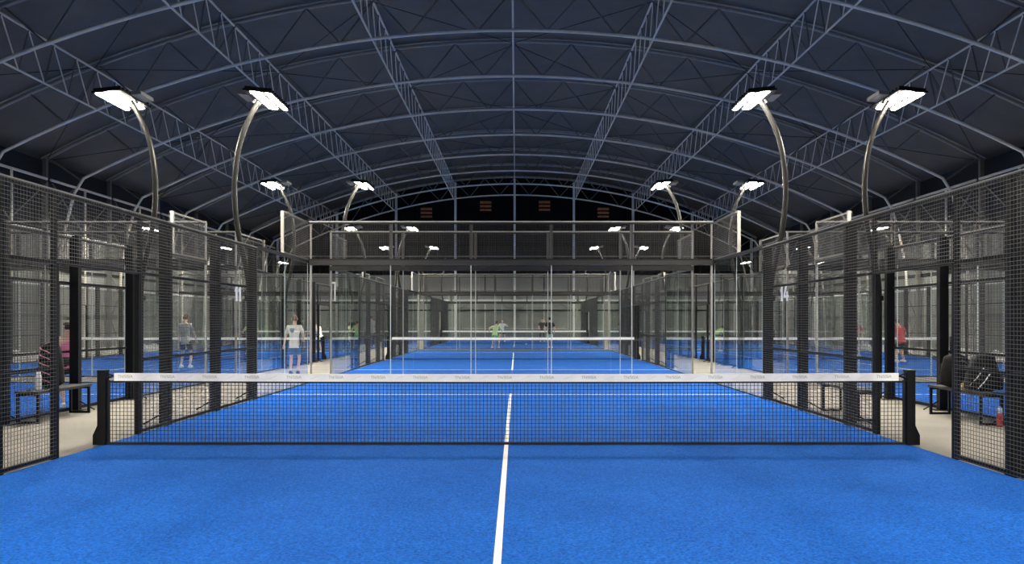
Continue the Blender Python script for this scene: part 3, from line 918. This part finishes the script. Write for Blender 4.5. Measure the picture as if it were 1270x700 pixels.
def person(label, loc, rz, H=1.75, lean=0, drop=0, feet=((-.11, 0), (.11, 0)), hands=((-.27, .08, .80), (.27, .08, .80)),
           skin='skin', shirt='cloth_white', shorts='cloth_blue', shoe='shoe_white', hair='hair', long_hair=False, sleeveless=False,
           turn=0, twist=0, female=False, skirt=False, trousers=False, group=None):
    """figure facing +y before rotation; hands relative to the feet frame"""
    k = H/1.75
    t = thing('person', label, 'person', loc, rz, group)
    hip = Vector((0, -.15*sin(lean)*1.0, .93 - drop))
    R = Matrix.Rotation(twist, 3, 'Z') @ Matrix.Rotation(-lean, 3, 'X')
    def T(x, y, z): return hip + R @ Vector((x, y, z))
    sw = .165 if female else .19
    pel, wst, chs, ncl = T(0, 0, 0), T(0, .01, .17), T(0, .0, .38), T(0, -.01, .52)
    nk = T(0, .015, .575)
    hd = T(0, .03, .672)
    sh = [T(-sw, -.005, .475), T(sw, -.005, .475)]
    nodes = [(pel, .15, .115), (wst, .125 if not female else .105, .095), (chs, .15, .11), (ncl, .085, .075), (nk, .055, .055), (hd, .07, .075)]
    edges = [(0, 1), (1, 2), (2, 3), (3, 4), (4, 5)]
    elb, wri = [], []
    for i, s in enumerate((-1, 1)):
        e, wv = ik(sh[i], hands[i], .30, .26, (s*.5, -.9, -.4))
        elb.append(e); wri.append(wv)
        n0 = len(nodes)
        mid = sh[i].lerp(e, .5)
        nodes += [(sh[i], .062, .062), (mid, .05, .05), (e, .042, .042), (e.lerp(wv, .4), .04, .04), (wv, .028, .028)]
        edges += [(2, n0), (n0, n0+1), (n0+1, n0+2), (n0+2, n0+3), (n0+3, n0+4)]
    hips, kne, ank = [], [], []
    for i, s in enumerate((-1, 1)):
        hp = T(s*.09, 0, -.05)
        an = Vector((feet[i][0], feet[i][1], .085))
        kn, an = ik(hp, an, .43, .42, (s*.15, 1, 0))
        hips.append(hp); kne.append(kn); ank.append(an)
        n0 = len(nodes)
        nodes += [(hp, .088, .088), (hp.lerp(kn, .5), .075, .075), (kn, .052, .052), (kn.lerp(an, .35), .054, .054), (an, .035, .035), (an + Vector((0, .05, -.04)), .035, .03), (an + Vector((0, .13, -.055)), .03, .022)]
        edges += [(0, n0)] + [(n0+q, n0+q+1) for q in range(6)]
    body = skin_obj(nodes, edges, M[skin])
    # head, nose, ears, hands with five fingers
    hb = MB()
    hr = R @ Matrix.Rotation(turn, 3, 'Z')
    hh = hd + R @ Vector((0, .005, .055))
    def Hd(x, y, z): return hh + hr @ Matrix.Rotation(lean*.6, 3, 'X') @ Vector((x, y, z))
    n0 = len(hb.v)
    hb.ellipsoid((0, 0, 0), (.078, .098, .118), 14, 10)
    for q in range(n0, len(hb.v)):
        x, y, z = hb.v[q]
        if z < 0: x *= 1 - .28*(-z/.118); y = y*(1 - .12*(-z/.118)) + .012*(-z/.118)
        hb.v[q] = tuple(Hd(x, y, z))
    hb.tube([Hd(0, .09, .015), Hd(0, .112, -.012), Hd(0, .118, -.026), Hd(0, .098, -.036)], [.007, .011, .014, .009], 6)
    for s in (-1, 1):
        hb.tube([Hd(s*.072, -.005, .028), Hd(s*.086, -.012, .02), Hd(s*.086, -.01, -.01), Hd(s*.074, 0, -.03)], [.007, .012, .012, .006], 6)
    for i, s in enumerate((-1, 1)):
        d = (wri[i] - elb[i]).normalized()
        side = d.cross(Vector((0, 1, 0)))
        if side.length < .2: side = d.cross(Vector((0, 0, 1)))
        side.normalize()
        nrm = side.cross(d).normalized()
        pw = wri[i]
        hb.tube([pw - d*.015, pw + d*.03, pw + d*.075, pw + d*.09], [.027, .034, .036, .03], 8, .55)
        for q in range(4):
            off = side*(-.027 + .018*q); ln = (.062, .075, .07, .055)[q]
            b0_ = pw + d*.078 + off
            m_ = b0_ + d*ln*.5 + nrm*.008; e_ = b0_ + d*ln*.85 + nrm*.03
            hb.tube([b0_, m_, e_], [.0092, .0085, .0065], 5)
        b0_ = pw + d*.03 - side*s*.026
        hb.tube([b0_, b0_ + d*.028 - side*s*.022, b0_ + d*.055 - side*s*.028], [.011, .0095, .007], 5)
    join_mesh(body, hb)
    for v in body.vertices: v.co.z = max(v.co.z, .004)
    body.transform(Matrix.Scale(k, 4))
    link('body', body, t)
    def fin(me):
        me.transform(Matrix.Scale(k, 4))
        for v in me.vertices: v.co.z = max(v.co.z, 0.0)
        return me
    # face details
    eb = MB()
    for s in (-1, 1): eb.ellipsoid(tuple(Hd(s*.03, .086, .012)), (.011, .011, .008), 8, 5)
    link('eyes', fin(eb.mesh('eyes', M['eye'], True)), t)
    lb = MB().tube([Hd(-.022, .088, -.062), Hd(0, .096, -.06), Hd(.022, .088, -.062)], .006, 5)
    link('mouth', fin(lb.mesh('mouth', M['lip'], True)), t)
    # hair cap
    cb = MB(); n0 = 0
    cb.ellipsoid((0, 0, 0), (.086, .106, .125), 14, 10)
    keep = []
    for q, (x, y, z) in enumerate(cb.v):
        zz = max(z, (.055 + .25*max(0, y - .0)) if y > .02 else (-.055 if y < -.03 else -.02))
        sc = 1.0
        cb.v[q] = tuple(Hd(x*sc, min(y, .09) - .004, max(z, zz)))
    link('hair', fin(cb.mesh('hair', M[hair], True)), t)
    if long_hair:
        link('ponytail', fin(MB().tube([Hd(0, -.09, .05), Hd(0, -.14, .02), Hd(0, -.15, -.08), Hd(0, -.13, -.17)], [.03, .036, .03, .01], 8).mesh('ponytail', M[hair], True)), t)
    # shirt
    sn = [(T(0, 0, -.30), .175, .14), (T(0, 0, -.14), .178, .142), (T(0, 0, -.04), .175, .14), (wst, .142 if not female else .118, .112), (chs, .168 if not female else .142, .128), (T(0, 0, .52), .10, .09)]
    se = [(0, 1), (1, 2), (2, 3), (3, 4), (4, 5)]
    for i in range(2):
        n0 = len(sn)
        if sleeveless:
            sn += [(sh[i].lerp(chs, .25), .068, .068)]; se += [(4, n0)]
        else:
            sn += [(sh[i], .078, .078), (sh[i].lerp(elb[i], .42), .068, .068), (sh[i].lerp(elb[i], .72), .07, .07)]
            se += [(4, n0), (n0, n0+1), (n0+1, n0+2)]
    sm_ = skin_obj(sn, se, M[shirt])
    bm = bmesh.new(); bm.from_mesh(sm_)
    bmesh.ops.bisect_plane(bm, geom=bm.verts[:] + bm.edges[:] + bm.faces[:], plane_co=T(0, 0, -.15), plane_no=R @ Vector((0, 0, -1)), clear_outer=True)
    bm.to_mesh(sm_); bm.free()
    link('shirt', fin(sm_), t)
    # shorts, skirt or trousers
    if skirt:
        b = MB(); K = 18
        rings = [(T(0, 0, .1), .145, .12), (T(0, 0, -.02), .178, .15), (hips[0].lerp(hips[1], .5).lerp(kne[0].lerp(kne[1], .5), .5), .22, .19)]
        for c, rx, ry in rings:
            for j in range(K):
                a_ = 2*pi*j/K; w_ = 1 + (.05 if j % 2 else -.03)*(rx > .2)
                b.v.append((c.x + rx*cos(a_)*w_, c.y + ry*sin(a_)*w_, c.z))
        for i in range(2):
            for j in range(K):
                b.f.append((i*K + j, i*K + (j+1) % K, (i+1)*K + (j+1) % K, (i+1)*K + j))
        b.f.append(tuple(range(K))); b.f.append(tuple(2*K + j for j in reversed(range(K))))
        link('skirt', fin(b.mesh('skirt', M[shorts], True)), t)
    else:
        f_ = .8 if not trousers else 1.0
        tn = [(T(0, 0, .06), .158, .125), (T(0, 0, -.03), .165, .13)]; te = [(0, 1)]
        for i in range(2):
            n0 = len(tn)
            tn += [(hips[i], .105, .105), (hips[i].lerp(kne[i], .5), .097, .097), (hips[i].lerp(kne[i], f_), .092 if not trousers else .07, .092 if not trousers else .07)]
            te += [(1, n0), (n0, n0+1), (n0+1, n0+2)]
            if trousers:
                tn += [(kne[i].lerp(ank[i], .5), .066, .066), (kne[i].lerp(ank[i], .92), .055, .055)]
                te += [(n0+2, n0+3), (n0+3, n0+4)]
        link('trousers' if trousers else 'shorts', fin(skin_obj(tn, te, M[shorts])), t)
    for i in range(2):
        a_ = ank[i]
        dz = -a_.z + .085
        b = MB().tube([(a_.x, a_.y - .06, .05), (a_.x, a_.y, .058), (a_.x, a_.y + .08, .048), (a_.x, a_.y + .15, .036), (a_.x, a_.y + .185, .03)], [.04, .048, .046, .042, .022], 10)
        b.prism([(a_.x - .04, a_.y - .1), (a_.x + .04, a_.y - .1), (a_.x + .05, a_.y + .06), (a_.x + .04, a_.y + .16), (a_.x, a_.y + .2), (a_.x - .04, a_.y + .16), (a_.x - .05, a_.y + .06)], 'z', 0.0, .02)
        link('shoe', fin(b.mesh('shoe', M[shoe], True)), t)
    return t, chs*k, R, k

def at(px, D):                       # lateral position seen at image column px at distance D
    return .12 + (px - 640)*D/1008.0
CT = .0135                             # turf thickness

# man in the walkway, back to the camera
m_, chs, R_, k_ = person('man in white t-shirt and blue shorts standing in left walkway, back turned', (at(365, 23.8), 23.8, 0), .05, 1.70,
       lean=.04, feet=((-.115, 0), (.10, .02)), hands=((-.33, .1, .86), (.20, .32, 1.02)), skin='skin2', shirt='cloth_white', shorts='cloth_blue', shoe='shoe_dark', hair='hair2')
# faded round print on the back of the shirt
pm_ = MB(); 
for (cx_, cz_, rr) in ((-.03, 0.02, .05), (.03, .035, .035), (-.01, -.03, .04), (.02, -.01, .03)):
    pm_.prism([(cx_ + rr*cos(2*pi*q/12), cz_ + rr*sin(2*pi*q/12)) for q in range(12)], 'y', -.004, .004)
M['shirt_print'] = plain('faded_blue_print', (0.20, 0.30, 0.36), 0.85, var=.3, scale=30)
link('shirt_print', pm_.mesh('shirt_print', M['shirt_print']), m_, tuple(chs + Vector((-.03, -.126, .0))))

person('woman in pink tank top and black skirt standing behind the left bench', (at(84, 14.45), 14.45, CT), .55, 1.52,
       lean=.18, feet=((-.08, -.02), (.1, .06)), hands=((-.2, .34, .9), (.24, .18, .72)), skin='skin2', shirt='cloth_pink', shorts='cloth_black', hair='hair', long_hair=True, sleeveless=True, female=True, skirt=True, turn=.6)
# farthest middle court
person('player in lime green kit crouching on the farthest middle court, back turned', (at(614, 46.6), 46.6, CT), -.25, 1.74,
       lean=.5, drop=.12, feet=((-.2, .05), (.22, .0)), hands=((-.36, .1, .95), (.3, .5, .95)), skin='skin2', shirt='cloth_lime', shorts='cloth_green')
person('player in dark shirt and pale shorts standing on the farthest middle court, back turned', (at(682, 46.6), 46.6, CT), .15, 1.74,
       lean=.05, feet=((-.06, .05), (.12, .0)), hands=((-.25, .2, .95), (.28, .1, .9)), shirt='cloth_black', shorts='cloth_mint')
person('player in dark shirt and trousers beyond the farthest net, facing the camera', (at(672.5, 60.6), 60.6, CT), pi - .1, 1.72,
       lean=.1, feet=((-.15, .0), (.13, .05)), hands=((-.2, .32, 1.0), (.22, .3, 1.0)), shirt='cloth_dark', shorts='cloth_dark', trousers=True)
person('fair-skinned player in white beyond the farthest net, left of the centre line', (at(622.5, 60.6), 60.6, CT), pi + .2, 1.76,
       lean=.3, drop=.1, feet=((-.2, .0), (.2, .05)), hands=((-.3, .35, 1.2), (.25, .4, 1.05)), skin='skin2', shirt='cloth_white', shorts='cloth_dark', hair='hair2')
# left-hand courts
person('person in grey t-shirt and dark trousers on the farthest left-hand court', (at(461, 48), 48, CT), .2, 1.84,
       feet=((-.1, 0), (.1, .05)), hands=((-.2, .3, 1.0), (.2, .3, 1.0)), shirt='cloth_grey', shorts='cloth_black', trousers=True)
person('person in white t-shirt and black shorts bending on the second left-hand court', (at(395.5, 40), 40, CT), .9, 1.72,
       lean=.55, drop=.1, feet=((-.2, 0), (.18, .05)), hands=((-.25, .45, .9), (.2, .5, .8)), skin='skin2', shirt='cloth_white', shorts='cloth_black', hair='hair2')
person('player in lime shirt stooping near the right edge of the second left-hand court', (at(431, 40.5), 40.5, CT), -.6, 1.78,
       lean=.5, drop=.16, feet=((-.22, 0), (.22, .0)), hands=((-.3, .4, .85), (.45, .35, 1.0)), skin='skin', shirt='cloth_lime', shorts='cloth_mint')
person('player in pale lime shirt farther out on the second left-hand court', (at(311, 37.5), 37.5, CT), .3, 1.7,
       lean=.3, drop=.1, feet=((-.2, 0), (.2, .0)), hands=((-.35, .35, 1.0), (.4, .3, 1.0)), shirt='cloth_lime', shorts='cloth_white')
person('figure standing in for a glass reflection, pale grey shirt, second left-hand court, near half', (at(230, 26.8), 26.8, CT), 0, 1.74,  # solid figure added in place of a pale reflection in the glass
       feet=((-.15, 0), (.15, .0)), hands=((-.28, .2, .9), (.28, .2, .9)), skin='skin2', shirt='cloth_grey', shorts='cloth_dark', hair='hair2')
# right-hand courts
person('player in green shirt bent double on the second right-hand court', (at(887, 41.3), 41.3, CT), -1.1, 1.78,
       lean=.95, drop=.14, feet=((-.2, -.05), (.22, .1)), hands=((-.25, .6, .7), (.25, .65, .75)), skin='skin', shirt='cloth_lime', shorts='cloth_green')
person('player in red shirt on the near half of the second right-hand court', (at(1117, 30.5), 30.5, CT), .3, 1.72,
       lean=.3, drop=.08, feet=((-.18, 0), (.2, .05)), hands=((-.3, .4, .95), (.35, .35, .95)), shirt='cloth_red', shorts='cloth_black')
person('red-shirted figure built for a reflection in glass, beyond the net of second right-hand court', (at(1060, 35.5), 35.5, CT), pi, 1.7,  # solid figure added for the faint red duplicate reflected in glass
       lean=.2, drop=.06, feet=((-.18, 0), (.2, .05)), hands=((-.3, .35, 1.0), (.3, .35, 1.0)), shirt='cloth_red', shorts='cloth_dark')

bl = link('tennis_ball', MB().ellipsoid((0, 0, 0), (.05, .05, .05), 14, 9).mesh('tennis_ball', M['ball'], True), None, (at(652.6, 53), 53, .06))
tag(bl, 'small pale yellow ball on the blue floor of the farthest middle court', 'ball')
